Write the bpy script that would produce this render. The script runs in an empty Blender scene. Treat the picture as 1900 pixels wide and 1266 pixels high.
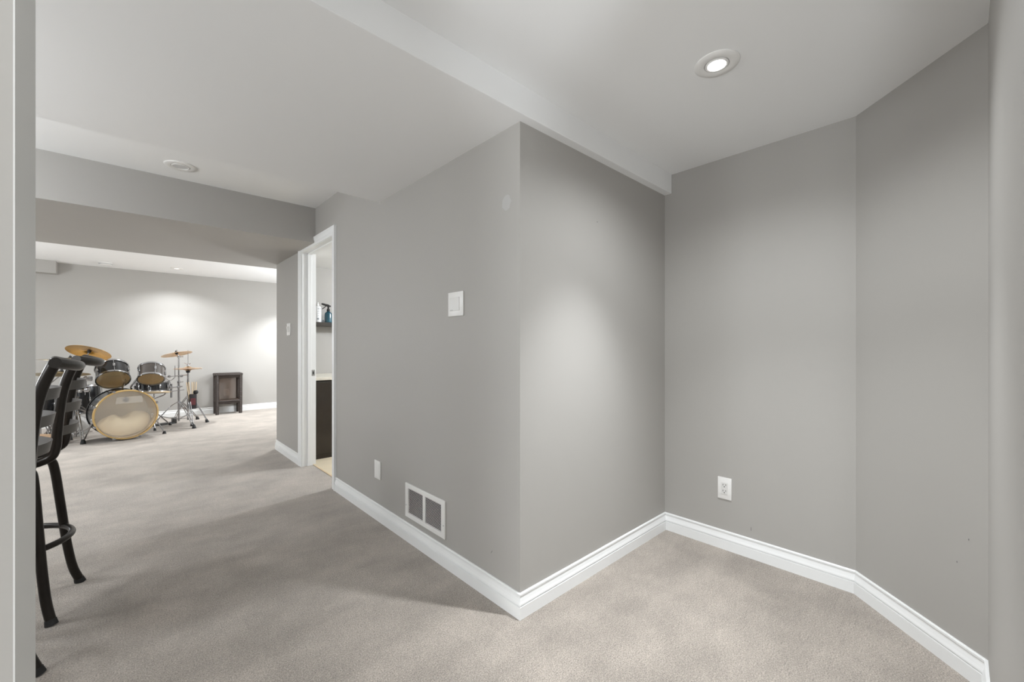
import bpy, bmesh, math, random
from mathutils import Vector, Matrix, Euler
random.seed(7)
S = bpy.context.scene
COL = S.collection
PI = math.pi

# ------------------------------------------------------------------ camera
YAW = 0.8241                       # camera heading measured from +X towards +Y
CAM_H = 1.13
cd = bpy.data.cameras.new('camera')
cam = bpy.data.objects.new('camera', cd); COL.objects.link(cam)
cam.location = (0, 0, CAM_H)
cam.rotation_euler = (PI / 2, 0, YAW - PI / 2)
cd.sensor_fit = 'HORIZONTAL'; cd.sensor_width = 36
cd.lens = 36 * 767.15 / 1900
cd.shift_y = 11.34 / 1900
cd.clip_start = 0.02; cd.clip_end = 60
S.camera = cam

# ------------------------------------------------------------------ world, exposure, lights
w = bpy.data.worlds.new('world'); S.world = w; w.use_nodes = True
w.node_tree.nodes['Background'].inputs[0].default_value = (0.9, 0.95, 1, 1)
w.node_tree.nodes['Background'].inputs[1].default_value = 0.3
S.view_settings.view_transform = 'Standard'
S.view_settings.look = 'None'
S.view_settings.exposure = 0.0
S.view_settings.gamma = 1.0
S.view_settings.use_curve_mapping = False

WARM = (0.935, 0.97, 1.0)
NEUT = (0.91, 0.958, 1.0)
def spot(name, loc, power, half, blend=0.6, r=0.03, col=WARM, aim=None):
    l = bpy.data.lights.new(name, 'SPOT'); l.energy = power; l.color = col
    l.spot_size = 2 * math.radians(half); l.spot_blend = blend; l.shadow_soft_size = r
    o = bpy.data.objects.new(name, l); COL.objects.link(o); o.location = loc
    if aim: o.rotation_euler = (Vector(aim) - Vector(loc)).to_track_quat('-Z', 'Y').to_euler()
    return o
def point(name, loc, power, r=0.15, col=NEUT):
    l = bpy.data.lights.new(name, 'POINT'); l.energy = power; l.color = col; l.shadow_soft_size = r
    o = bpy.data.objects.new(name, l); COL.objects.link(o); o.location = loc
    return o
# lit downlights of the place (cans in the ceilings) and one added far spot
LIGHTS = [
    ('spot', 'can_beam_alcove', (1.613, 0.615, 2.165), 104, 42, 1.0),
    ('aim', 'can_gimbal_alcove', (1.613, 0.615, 2.165), 46, 27, 1.0, (1.50, 1.24, -0.05)),
    ('aim', 'can_gimbal_alcove', (1.613, 0.615, 2.165), 30, 35, 1.0, (1.20, 1.0, 0.0)),
    ('spot', 'can_spill_alcove', (1.613, 0.615, 2.165), 38, 76, 0.9),
    ('spot', 'can_or_fill_far', (0.526, 8.034, 2.30), 46, 70, 0.5),
    ('spot', 'can_or_fill_far', (0.526, 8.034, 2.30), 98, 50, 0.8),
    ('spot', 'can_or_fill_far', (2.12, 8.034, 2.30), 205, 50, 0.8),
    ('spot', 'can_or_fill_far', (-1.4, 6.2, 2.30), 160, 60, 0.8),  # unseen fill spot added for the far room, no can known here
    # unseen fill lights added for brightness; only the washroom one is inferred, from its spill
    ('point', 'fill_alcove', (-1.9, -0.55, 0.7), 148, 0.25),  # added fill from behind the camera
    ('up', 'fill_up_alcove', (0.3, -1.0, 0.6), 66, 75, 0.6),  # added upward fill to brighten the alcove ceiling
    ('point', 'fill_stools', (-1.3, 2.0, 1.6), 40, 0.2),  # added fill hidden by the near wall, no fixture known
    ('point', 'fill_hall', (-2.2, 3.2, 1.1), 20, 0.2),  # added hall fill, this and the next
    ('point', 'fill_hall', (-1.5, 3.25, 1.95), 40, 0.1),
    ('point', 'fill_far', (-2.2, 6.6, 1.3), 76, 0.25),  # added far room fill out of frame, left here and right below
    ('point', 'fill_far', (2.7, 6.6, 1.4), 128, 0.25),
    ('point', 'lamp_washroom', (2.9, 3.65, 1.9), 98, 0.06),
]
for L_ in LIGHTS:
    if L_[3] <= 0: continue
    if L_[0] == 'aim': spot(L_[1], L_[2], L_[3], L_[4], L_[5], aim=L_[6])
    elif L_[0] == 'up': spot(L_[1], L_[2], L_[3], L_[4], L_[5], 0.15, NEUT, (L_[2][0], L_[2][1], 3))
    elif L_[0] == 'spot': spot(L_[1], L_[2], L_[3], L_[4], L_[5])
    else: point(L_[1], L_[2], L_[3], L_[4])

# ------------------------------------------------------------------ materials
MATS = {}
def lin(c):
    return tuple((v / 255 / 12.92) if v / 255 <= 0.04045 else ((v / 255 + 0.055) / 1.055) ** 2.4 for v in c)
def mat(name, col, rough=0.5, metal=0.0, noise=None, bump=None, spec=0.5, trans=0.0, emis=None, coat=0.0):
    """noise=(scale, amount): colour variation; bump=(scale, strength, distance)"""
    if name in MATS: return MATS[name]
    m = bpy.data.materials.new(name); m.use_nodes = True
    nt = m.node_tree; b = nt.nodes['Principled BSDF']
    b.inputs['Base Color'].default_value = (*col, 1)
    b.inputs['Roughness'].default_value = rough; b.inputs['Metallic'].default_value = metal
    b.inputs['Specular IOR Level'].default_value = spec
    b.inputs['Coat Weight'].default_value = coat
    b.inputs['Transmission Weight'].default_value = trans
    tc = nt.nodes.new('ShaderNodeTexCoord')
    if noise:
        n = nt.nodes.new('ShaderNodeTexNoise'); n.inputs['Scale'].default_value = noise[0]; n.inputs['Detail'].default_value = 4
        nt.links.new(tc.outputs['Object'], n.inputs['Vector'])
        r = nt.nodes.new('ShaderNodeMapRange'); r.inputs['To Min'].default_value = 1 - noise[1]; r.inputs['To Max'].default_value = 1 + noise[1]
        r.inputs['From Min'].default_value = 0.25; r.inputs['From Max'].default_value = 0.75
        nt.links.new(n.outputs['Fac'], r.inputs['Value'])
        mx = nt.nodes.new('ShaderNodeVectorMath'); mx.operation = 'SCALE'; mx.inputs[0].default_value = col
        nt.links.new(r.outputs['Result'], mx.inputs['Scale']); nt.links.new(mx.outputs['Vector'], b.inputs['Base Color'])
    if bump:
        n2 = nt.nodes.new('ShaderNodeTexNoise'); n2.inputs['Scale'].default_value = bump[0]; n2.inputs['Detail'].default_value = 3
        nt.links.new(tc.outputs['Object'], n2.inputs['Vector'])
        bp = nt.nodes.new('ShaderNodeBump'); bp.inputs['Strength'].default_value = bump[1]; bp.inputs['Distance'].default_value = bump[2]
        nt.links.new(n2.outputs['Fac'], bp.inputs['Height']); nt.links.new(bp.outputs['Normal'], b.inputs['Normal'])
    if emis:
        b.inputs['Emission Color'].default_value = (*emis[0], 1); b.inputs['Emission Strength'].default_value = emis[1]
    MATS[name] = m
    return m

WALL = mat('wall_paint', (0.405, 0.390, 0.368), 0.55, noise=(1.3, 0.015), bump=(260, 0.06, 0.001), spec=0.25)
CEIL = mat('ceiling_paint', (0.84, 0.84, 0.835), 0.75, noise=(0.8, 0.01), bump=(220, 0.05, 0.001), spec=0.2)
TRIM = mat('trim_paint', (0.83, 0.835, 0.83), 0.32, noise=(3, 0.01), spec=0.4)
PLATE = mat('plate_plastic', (0.80, 0.79, 0.77), 0.3, noise=(20, 0.01))
PLATE_IN = mat('plate_insert', (0.70, 0.69, 0.67), 0.35, noise=(20, 0.01))
SLOT = mat('dark_slot', (0.03, 0.03, 0.03), 0.7, noise=(50, 0.1))
CHROME = mat('chrome', (0.46, 0.46, 0.47), 0.14, 1.0, noise=(9, 0.08))
STEEL = mat('brushed_steel', (0.5, 0.5, 0.5), 0.35, 1.0, noise=(30, 0.1))
BLACKL = mat('black_lacquer', (0.010, 0.010, 0.011), 0.22, noise=(5, 0.2), coat=0.15)
GREYL = mat('smoky_lacquer', (0.10, 0.085, 0.075), 0.14, noise=(5, 0.15), coat=0.6)
RUBBER = mat('black_rubber', (0.018, 0.018, 0.018), 0.7, noise=(30, 0.2))
BRASS = mat('cymbal_bronze', (0.42, 0.215, 0.022), 0.27, 1.0, noise=(14, 0.15), bump=(90, 0.15, 0.002))
BRASSD = mat('aged_bronze', (0.36, 0.29, 0.18), 0.3, 1.0, noise=(14, 0.2), bump=(90, 0.15, 0.002))
COPPER = mat('pale_bronze', (0.85, 0.60, 0.38), 0.3, 1.0, noise=(14, 0.1), bump=(90, 0.1, 0.002))
GOLDWOOD = mat('gold_hoop', (0.60, 0.40, 0.15), 0.25, noise=(8, 0.12), coat=0.4)
MAPLE = mat('maple_ply', (0.70, 0.55, 0.36), 0.4, noise=(10, 0.08))
FROST = mat('coated_head', (0.80, 0.75, 0.67), 0.5, noise=(6, 0.03))
CUSHION = mat('pillow_cloth', (0.95, 0.91, 0.82), 0.85, noise=(9, 0.05), bump=(25, 0.3, 0.01))
STOOLM = mat('bronze_tube', (0.022, 0.018, 0.015), 0.32, 0.4, noise=(12, 0.2), spec=0.35)
SLATM = mat('gunmetal_slat', (0.11, 0.104, 0.098), 0.42, 0.45, noise=(12, 0.15))
ESPRESSO = mat('espresso_wood', (0.020, 0.014, 0.009), 0.35, noise=(7, 0.3))
COUNTER = mat('cream_counter', (0.75, 0.71, 0.62), 0.3, noise=(30, 0.05))
TILE = mat('cream_tile', (0.72, 0.62, 0.46), 0.3, noise=(5, 0.05))
TEALP = mat('teal_bottle', (0.008, 0.075, 0.11), 0.12, noise=(12, 0.25), coat=0.4)
WHITEP = mat('white_bottle', (0.78, 0.79, 0.80), 0.3, noise=(8, 0.02))
GREYTXT = mat('grey_print', (0.25, 0.27, 0.30), 0.5, noise=(40, 0.1))
LAMPGL = mat('lamp_glow', (1, 1, 1), 0.5, emis=((1.0, 0.98, 0.95), 9))
LAMPOFF = mat('lamp_face_dim', (0.30, 0.29, 0.28), 0.2, noise=(30, 0.1), emis=((1, .98, .95), 0.15))
LAMPFAR = mat('lamp_face_far', (0.9, 0.9, 0.9), 0.4, emis=((1.0, 0.98, 0.95), 1.1))

def carpet_mat():
    m = bpy.data.materials.new('carpet_pile'); m.use_nodes = True
    nt = m.node_tree; L = nt.links; b = nt.nodes['Principled BSDF']
    b.inputs['Roughness'].default_value = 1.0; b.inputs['Specular IOR Level'].default_value = 0.05
    b.inputs['Sheen Weight'].default_value = 0.25; b.inputs['Sheen Roughness'].default_value = 0.6
    tc = nt.nodes.new('ShaderNodeTexCoord')
    def noise(sc, det=3, rough=0.6, stretch=None):
        n = nt.nodes.new('ShaderNodeTexNoise'); n.inputs['Scale'].default_value = sc; n.inputs['Detail'].default_value = det
        n.inputs['Roughness'].default_value = rough
        if stretch:
            mp = nt.nodes.new('ShaderNodeMapping'); mp.inputs['Scale'].default_value = stretch; mp.inputs['Rotation'].default_value = (0, 0, 0.7)
            L.new(tc.outputs['Object'], mp.inputs['Vector']); L.new(mp.outputs['Vector'], n.inputs['Vector'])
        else: L.new(tc.outputs['Object'], n.inputs['Vector'])
        return n
    def rng(n, a, c, lo, hi):
        r = nt.nodes.new('ShaderNodeMapRange'); r.inputs['From Min'].default_value = a; r.inputs['From Max'].default_value = c
        r.inputs['To Min'].default_value = lo; r.inputs['To Max'].default_value = hi; L.new(n.outputs['Fac'], r.inputs['Value']); return r
    def mul(p, q):
        x = nt.nodes.new('ShaderNodeMath'); x.operation = 'MULTIPLY'; L.new(p.outputs[0], x.inputs[0]); L.new(q.outputs[0], x.inputs[1]); return x
    fine = rng(noise(210, 2, 0.7), 0.32, 0.68, 0.58, 1.42)
    mid = rng(noise(55, 3), 0.3, 0.7, 0.92, 1.08)
    big = rng(noise(3.4, 5, 0.65), 0.36, 0.64, 0.88, 1.12)
    lay = rng(noise(3.0, 2, 0.5, (0.8, 2.2, 1)), 0.4, 0.6, 0.95, 1.05)   # pile brushed one way or the other
    f = mul(mul(mul(fine, mid), big), lay)
    sc = nt.nodes.new('ShaderNodeVectorMath'); sc.operation = 'SCALE'; sc.inputs[0].default_value = (0.365, 0.322, 0.280)
    L.new(f.outputs[0], sc.inputs['Scale']); L.new(sc.outputs['Vector'], b.inputs['Base Color'])
    bp = nt.nodes.new('ShaderNodeBump'); bp.inputs['Strength'].default_value = 0.7; bp.inputs['Distance'].default_value = 0.006
    L.new(noise(190, 2, 0.7).outputs['Fac'], bp.inputs['Height']); L.new(bp.outputs['Normal'], b.inputs['Normal'])
    return m
CARPET = carpet_mat()

def clear_head(name, tint, fac, rough=0.08):
    """translucent film: mostly see-through with a thin sheen and a little milky diffusion"""
    m = bpy.data.materials.new(name); m.use_nodes = True; nt = m.node_tree; L = nt.links
    nt.nodes.remove(nt.nodes['Principled BSDF']); out = nt.nodes['Material Output']
    t = nt.nodes.new('ShaderNodeBsdfTransparent'); t.inputs[0].default_value = (*tint, 1)
    d = nt.nodes.new('ShaderNodeBsdfDiffuse'); d.inputs[0].default_value = (*tint, 1)
    g = nt.nodes.new('ShaderNodeBsdfGlossy'); g.inputs['Roughness'].default_value = rough; g.inputs[0].default_value = (1, 1, 1, 1)
    m1 = nt.nodes.new('ShaderNodeMixShader'); m1.inputs[0].default_value = fac; L.new(t.outputs[0], m1.inputs[1]); L.new(d.outputs[0], m1.inputs[2])
    m2 = nt.nodes.new('ShaderNodeMixShader'); m2.inputs[0].default_value = 0.05; L.new(m1.outputs[0], m2.inputs[1]); L.new(g.outputs[0], m2.inputs[2])
    L.new(m2.outputs[0], out.inputs['Surface']); return m
HEADCLR = clear_head('clear_drum_head', (1.0, 0.965, 0.90), 0.15)
HEADTOM = clear_head('clear_tom_head', (0.93, 0.82, 0.58), 0.20)
MESHP = clear_head('sheer_panel', (0.70, 0.62, 0.56), 0.14, 0.5)

def wood_seat_mat():
    m = bpy.data.materials.new('pine_planks'); m.use_nodes = True; nt = m.node_tree; L = nt.links; b = nt.nodes['Principled BSDF']
    b.inputs['Roughness'].default_value = 0.4
    tc = nt.nodes.new('ShaderNodeTexCoord'); mp = nt.nodes.new('ShaderNodeMapping'); mp.inputs['Scale'].default_value = (1, 1, 1); mp.inputs['Rotation'].default_value = (0, 0, 0.9)
    wv = nt.nodes.new('ShaderNodeTexWave'); wv.inputs['Scale'].default_value = 7; wv.inputs['Distortion'].default_value = 2.5; wv.inputs['Detail'].default_value = 2
    L.new(tc.outputs['Object'], mp.inputs['Vector']); L.new(mp.outputs['Vector'], wv.inputs['Vector'])
    r = nt.nodes.new('ShaderNodeValToRGB'); r.color_ramp.elements[0].color = (0.14, 0.06, 0.025, 1); r.color_ramp.elements[1].color = (0.60, 0.37, 0.19, 1)
    r.color_ramp.elements[0].position = 0.02; r.color_ramp.elements[1].position = 0.22
    L.new(wv.outputs['Fac'], r.inputs['Fac']); L.new(r.outputs['Color'], b.inputs['Base Color']); return m
PINE = wood_seat_mat()

def wicker_mat():
    m = bpy.data.materials.new('dark_wicker'); m.use_nodes = True; nt = m.node_tree; L = nt.links; b = nt.nodes['Principled BSDF']
    b.inputs['Roughness'].default_value = 0.5
    tc = nt.nodes.new('ShaderNodeTexCoord'); wv = nt.nodes.new('ShaderNodeTexWave'); wv.bands_direction = 'Z'
    wv.inputs['Scale'].default_value = 26; wv.inputs['Distortion'].default_value = 3; wv.inputs['Detail Scale'].default_value = 3
    L.new(tc.outputs['Object'], wv.inputs['Vector'])
    r = nt.nodes.new('ShaderNodeValToRGB'); r.color_ramp.elements[0].color = (0.012, 0.008, 0.006, 1); r.color_ramp.elements[1].color = (0.060, 0.038, 0.027, 1)
    L.new(wv.outputs['Fac'], r.inputs['Fac']); L.new(r.outputs['Color'], b.inputs['Base Color'])
    bp = nt.nodes.new('ShaderNodeBump'); bp.inputs['Distance'].default_value = 0.006; L.new(wv.outputs['Fac'], bp.inputs['Height']); L.new(bp.outputs['Normal'], b.inputs['Normal'])
    return m
WICKER = wicker_mat()

# ------------------------------------------------------------------ mesh helpers
def obj(name, bm, m, parent=None, smooth=False, label=None, world=False):
    me = bpy.data.meshes.new(name)
    bmesh.ops.recalc_face_normals(bm, faces=bm.faces); bm.to_mesh(me); bm.free()
    if smooth:
        for p in me.polygons: p.use_smooth = True
        try: me.set_sharp_from_angle(angle=math.radians(35))
        except Exception: pass
    for mm in (m if isinstance(m, (list, tuple)) else [m]): me.materials.append(mm)
    o = bpy.data.objects.new(name, me); COL.objects.link(o)
    if parent: o.parent = parent
    if label: o['label'] = label
    return o
def thing(name, label, cat, loc=(0, 0, 0), rotz=0, group=None):
    o = bpy.data.objects.new(name, None); COL.objects.link(o); o.empty_display_size = 0.05
    o.location = loc; o.rotation_euler = (0, 0, rotz); o['label'] = label; o['category'] = cat
    if group: o['group'] = group
    return o
def tag(o, label, cat, group=None):
    o['label'] = label; o['category'] = cat
    if group: o['group'] = group
    return o
def dup(root, loc, rotz, label, group=None):
    r = root.copy(); COL.objects.link(r); r.location = loc; r.rotation_euler = (0, 0, rotz); r['label'] = label
    if group: r['group'] = group
    def rec(a, b):
        for ch in [o for o in bpy.data.objects if o.parent == a and o is not b]:
            c = ch.copy(); COL.objects.link(c); c.parent = b; rec(ch, c)
    kids = [o for o in bpy.data.objects if o.parent == root]
    for ch in kids:
        c = ch.copy(); COL.objects.link(c); c.parent = r
        for g in [o for o in bpy.data.objects if o.parent == ch]:
            d = g.copy(); COL.objects.link(d); d.parent = c
    return r
def B(): return bmesh.new()
def box(bm, lo, hi, bev=0.0, M=None):
    t = bmesh.new(); bmesh.ops.create_cube(t, size=1)
    c = [(a + b) / 2 for a, b in zip(lo, hi)]; s = [abs(b - a) for a, b in zip(lo, hi)]
    for v in t.verts: v.co = Vector((c[0] + v.co.x * s[0], c[1] + v.co.y * s[1], c[2] + v.co.z * s[2]))
    if bev: bmesh.ops.bevel(t, geom=t.edges[:], offset=bev, segments=2, affect='EDGES', profile=0.5)
    merge(bm, t, M); return bm
def merge(bm, t, M=None):
    if M is not None: t.transform(M)
    me = bpy.data.meshes.new('tmp'); t.to_mesh(me); t.free(); bm.from_mesh(me); bpy.data.meshes.remove(me)
def prism(bm, pts, z0, z1):
    lo = [bm.verts.new((x, y, z0)) for x, y in pts]; hi = [bm.verts.new((x, y, z1)) for x, y in pts]
    n = len(pts); bm.faces.new(lo[::-1]); bm.faces.new(hi)
    for i in range(n): bm.faces.new((lo[i], lo[(i + 1) % n], hi[(i + 1) % n], hi[i]))
    return bm
def smoothpath(pts, n=6):
    """Catmull-Rom through pts"""
    P = [Vector(p) for p in pts]; Q = [2 * P[0] - P[1]] + P + [2 * P[-1] - P[-2]]; out = []
    for i in range(1, len(Q) - 2):
        for k in range(n):
            t = k / n; a, b, c, d = Q[i - 1], Q[i], Q[i + 1], Q[i + 2]
            out.append(0.5 * ((2 * b) + (c - a) * t + (2 * a - 5 * b + 4 * c - d) * t * t + (3 * b - a - 3 * c + d) * t ** 3))
    out.append(P[-1]); return out
def tube(bm, pts, r, seg=12, closed=False, cap=True, flat=1.0):
    P = [Vector(p) for p in pts]; n = len(P)
    R = r if isinstance(r, (list, tuple)) else [r] * n
    rings = []; prev = None
    for i in range(n):
        if closed: T = (P[(i + 1) % n] - P[i - 1])
        else: T = P[min(i + 1, n - 1)] - P[max(i - 1, 0)]
        T.normalize()
        if prev is None:
            up = Vector((0, 0, 1)) if abs(T.z) < 0.9 else Vector((1, 0, 0)); U = T.cross(up).normalized()
        else: U = (prev - T * prev.dot(T)).normalized()
        prev = U; V = T.cross(U)
        rings.append([bm.verts.new(P[i] + (U * math.cos(2 * PI * k / seg) + V * math.sin(2 * PI * k / seg) * flat) * R[i]) for k in range(seg)])
    m = n if closed else n - 1
    for i in range(m):
        a, b = rings[i], rings[(i + 1) % n]
        for k in range(seg): bm.faces.new((a[k], a[(k + 1) % seg], b[(k + 1) % seg], b[k]))
    if cap and not closed: bm.faces.new(rings[0][::-1]); bm.faces.new(rings[-1])
    return bm
def ringpath(r, z=0, n=40, c=(0, 0)): return [(c[0] + r * math.cos(2 * PI * k / n), c[1] + r * math.sin(2 * PI * k / n), z) for k in range(n)]
def lathe(bm, prof, seg=40, M=None, closed=False):
    """prof: (r, z) list, revolved round Z"""
    t = bmesh.new(); rings = []
    for r, z in prof:
        if r < 1e-6: rings.append([t.verts.new((0, 0, z))])
        else: rings.append([t.verts.new((r * math.cos(2 * PI * k / seg), r * math.sin(2 * PI * k / seg), z)) for k in range(seg)])
    pr = list(zip(rings, rings[1:])) + ([(rings[-1], rings[0])] if closed else [])
    for a, b in pr:
        for k in range(seg):
            k2 = (k + 1) % seg
            if len(a) == 1 and len(b) == 1: continue
            if len(a) == 1: t.faces.new((a[0], b[k], b[k2]))
            elif len(b) == 1: t.faces.new((a[k], a[k2], b[0]))
            else: t.faces.new((a[k], a[k2], b[k2], b[k]))
    merge(bm, t, M); return bm
def axis_matrix(origin, axis):
    q = Vector(axis).to_track_quat('Z', 'Y'); return Matrix.Translation(Vector(origin)) @ q.to_matrix().to_4x4()

# ------------------------------------------------------------------ the setting
XA, YB, XC, YCD = 1.197, 1.244, 2.449, 0.3206
XDE, YDE = XC - 0.386, YCD - 0.386            # 45 degree wall ends here
T = 0.113
Z_LOW, Z_ALC, Z_UP, Z_BEAM, Z_FAR = 2.074, 2.191, 2.345, 2.043, 2.323
Y_STEP, Y_BEAM, Y_BEAM2, Y_END, Y_FAR = 2.569, 3.827, 5.408, 5.131, 8.651
Y_D0, Y_D1, Z_D = 3.405, 4.205, 2.02          # rough door opening in the jamb faces
XL, XR, YK, ZT = -3.0, 3.6, -2.2, 2.6
YNL0, YNL1, XNL = 0.592, 0.706, -0.0775
def struct(name, bm, m, parent=None, smooth=False):
    o = obj(name, bm, m, parent, smooth); o['kind'] = 'structure'; return o

struct('floor', box(B(), (XL - .2, YK - .2, -0.1), (XR + .2, Y_FAR + .2, 0)), CARPET)
fl = box(B(), (1.305, 2.9, 0.0), (3.1, 5.02, 0.006)); struct('floor_washroom', fl, TILE)
g = B()                                          # grout lines of the washroom tile and the metal-edged carpet seam
box(g, (1.292, Y_D0, 0.0), (1.306, Y_D1, 0.007), 0.002); struct('trim_threshold', g, MAPLE)

# walls
bm = B(); jo = 0.018
box(bm, (XA, YB, 0), (XA + T, Y_D0 - jo, ZT)); box(bm, (XA, Y_D1 + jo, 0), (XA + T, Y_END, ZT)); box(bm, (XA, Y_D0 - jo, Z_D + jo), (XA + T, Y_D1 + jo, ZT))
struct('wall_hall', bm, WALL)
struct('wall_alcove_left', box(B(), (XA + T, YB, 0), (XC + T, YB + T, ZT)), WALL)
struct('wall_alcove_back', box(B(), (XC, YCD, 0), (XC + T, YB, ZT)), WALL)
k = T * 0.41421
struct('wall_alcove_angled', prism(B(), [(XC, YCD), (XDE, YDE), (XDE + k, YDE - T), (XC + T, YCD - k)], 0, ZT), WALL)
struct('wall_right', prism(B(), [(XDE, YDE), (0.74, YDE), (0.74, YDE - T), (XDE + k, YDE - T)], 0, ZT), WALL)
struct('wall_right_return', box(B(), (0.74, YK, 0), (0.74 + T, YDE - T, ZT)), WALL)
struct('wall_near_left', box(B(), (XL, YNL0, 0), (XNL - .0012, YNL1, ZT)), WALL)
struct('wall_end_lightened', box(B(), (XNL - .0012, YNL0, 0), (XNL, YNL1, Z_ALC)), mat('lightened_end_paint', (0.62, 0.62, 0.60), 0.5, noise=(3, 0.015)))  # thin wall-end skin, colour lightened to stand in for light falling there
struct('wall_behind', box(B(), (XL, YK - T, 0), (0.74 + T, YK, ZT)), WALL)
struct('wall_left', box(B(), (XL - T, YK - T, 0), (XL, Y_FAR + T, ZT)), WALL)
struct('wall_far', box(B(), (XL, Y_FAR, 0), (XR, Y_FAR + T, ZT)), WALL)
struct('wall_far_right', box(B(), (XR, Y_END - T, 0), (XR + T, Y_FAR + T, ZT)), WALL)
struct('wall_washroom_back', box(B(), (XA + T, Y_END - T, 0), (XR, Y_END, ZT)), WALL)
struct('wall_washroom_near', box(B(), (XA + T, 2.78, 0), (3.1 + T, 2.89, ZT)), WALL)
struct('wall_washroom_right', box(B(), (3.1, 2.89, 0), (3.1 + T, Y_END - T, ZT)), WALL)
# ceilings
YO = YB - 0.045
struct('ceiling_alcove', box(B(), (XL, YK, Z_ALC), (XC + T, YO, Z_ALC + .1)), CEIL)
struct('ceiling', box(B(), (XL, YO, Z_LOW), (XC, Y_STEP, Z_ALC + .2), 0.003), CEIL)
struct('ceiling_hall', box(B(), (XL, Y_STEP, Z_UP), (XA, Y_BEAM, Z_UP + .1)), CEIL)
struct('wall_beam', box(B(), (XL, Y_BEAM, Z_BEAM), (XA, Y_BEAM2, ZT)), WALL)
struct('wall_beam_return', box(B(), (XA, Y_END, Z_BEAM), (XR, Y_BEAM2, ZT)), WALL)
struct('ceiling_far', box(B(), (XL, Y_BEAM2, Z_FAR), (XR, Y_FAR, Z_FAR + .1)), CEIL)
struct('wall_far_soffit', box(B(), (XL, 8.465, 2.150), (-0.745, Y_FAR, Z_FAR)), WALL)
struct('ceiling_washroom', box(B(), (XA + T, 2.89, 2.048), (3.1, Y_END - T, 2.12)), CEIL)

# baseboards: a moulded profile swept and mitred along the foot of the walls
PROF = [(0, .104), (.005, .104), (.0085, .1005), (.0085, .094), (.0055, .0905), (.0065, .083), (.0095, .072), (.013, .0625), (.0135, .0580),
        (.0090, .0565), (.0090, .0530), (.0145, .0515), (.0145, 0), (0, 0)]
def baseboard(names, path, ends=True):
    """room side lies to the LEFT of the path direction"""
    P = [Vector((x, y)) for x, y in path]; n = len(P)
    N = []
    for i in range(n - 1):
        d = (P[i + 1] - P[i]).normalized(); N.append(Vector((-d.y, d.x)))
    off = []
    for i in range(n):
        if i == 0: off.append(N[0])
        elif i == n - 1: off.append(N[-1])
        else:
            b = (N[i - 1] + N[i]).normalized(); off.append(b / b.dot(N[i]))
    for i in range(n - 1):
        bm = B(); A = [bm.verts.new((P[i].x + off[i].x * o, P[i].y + off[i].y * o, z)) for o, z in PROF]
        C = [bm.verts.new((P[i + 1].x + off[i + 1].x * o, P[i + 1].y + off[i + 1].y * o, z)) for o, z in PROF]
        m = len(PROF)
        for k in range(m): bm.faces.new((A[k], A[(k + 1) % m], C[(k + 1) % m], C[k]))
        bm.faces.new(A); bm.faces.new(C[::-1])
        struct(names[i], bm, TRIM)
baseboard(['baseboard_right', 'baseboard_alcove_angled', 'baseboard_alcove_back', 'baseboard_alcove_left', 'baseboard_hall'],
          [(0.76, YDE), (XDE, YDE), (XC, YCD), (XC, YB), (XA, YB), (XA, 3.335)][0:6])
baseboard(['baseboard_hall_far', 'baseboard_far_near_side'], [(XA, 4.275), (XA, Y_END), (XR, Y_END)])
baseboard(['baseboard_far'], [(XR, Y_FAR), (XL, Y_FAR)])

# door 1: jamb, stops, casing (hall side) and strike plate of the washroom doorway
d1 = thing('door_1', 'white cased doorway to the washroom, without a leaf in view', 'doorway', (XA, Y_D0, 0)); d1['kind'] = 'structure'
def loc(bm, o=(XA, Y_D0, 0)): bm.transform(Matrix.Translation(-Vector(o))); return bm
bm = B(); box(bm, (XA - .001, Y_D0 - jo, 0), (XA + T + .004, Y_D0, Z_D)); box(bm, (XA - .001, Y_D1, 0), (XA + T + .004, Y_D1 + jo, Z_D)); box(bm, (XA - .001, Y_D0 - jo, Z_D), (XA + T + .004, Y_D1 + jo, Z_D + jo))
struct('jamb', loc(bm), TRIM, d1)
bm = B(); box(bm, (XA + .045, Y_D0, 0), (XA + .08, Y_D0 + .011, Z_D), .002); box(bm, (XA + .045, Y_D1 - .011, 0), (XA + .08, Y_D1, Z_D), .002); box(bm, (XA + .045, Y_D0, Z_D - .011), (XA + .08, Y_D1, Z_D), .002)
struct('door_stop', loc(bm), TRIM, d1)
# colonial casing profile: (distance outward from the opening, projection from the wall)
CP = [(0, 0), (0, .009), (.006, .0115), (.02, .011), (.028, .009), (.036, .0125), (.052, .0165), (.060, .0165), (.064, .018), (.069, .018), (.070, .0)]
def casing(x0, sgn):
    bm = B(); cor = [(Y_D0 - .004, 0, -1, 0), (Y_D0 - .004, Z_D + .004, -1, 1), (Y_D1 + .004, Z_D + .004, 1, 1), (Y_D1 + .004, 0, 1, 0)]
    R = [[bm.verts.new((x0 - sgn * p, y + sy * o, z + sz * o)) for o, p in CP] for y, z, sy, sz in cor]
    for a, b in zip(R, R[1:]):
        for k in range(len(CP) - 1): bm.faces.new((a[k], a[k + 1], b[k + 1], b[k]))
    bm.faces.new(R[0]); bm.faces.new(R[-1][::-1]); return bm
struct('casing', loc(casing(XA, 1)), TRIM, d1); struct('casing', loc(casing(XA + T, -1)), TRIM, d1)
bm = B(); box(bm, (XA + .083, Y_D1 - .003, .855), (XA + .112, Y_D1, .912), .001); struct('strike_plate', loc(bm), STEEL, d1)
bm = B(); box(bm, (XA + .091, Y_D1 - .0035, .87), (XA + .104, Y_D1 - .0025, .897)); struct('strike_hole', loc(bm), SLOT, d1)

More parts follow.
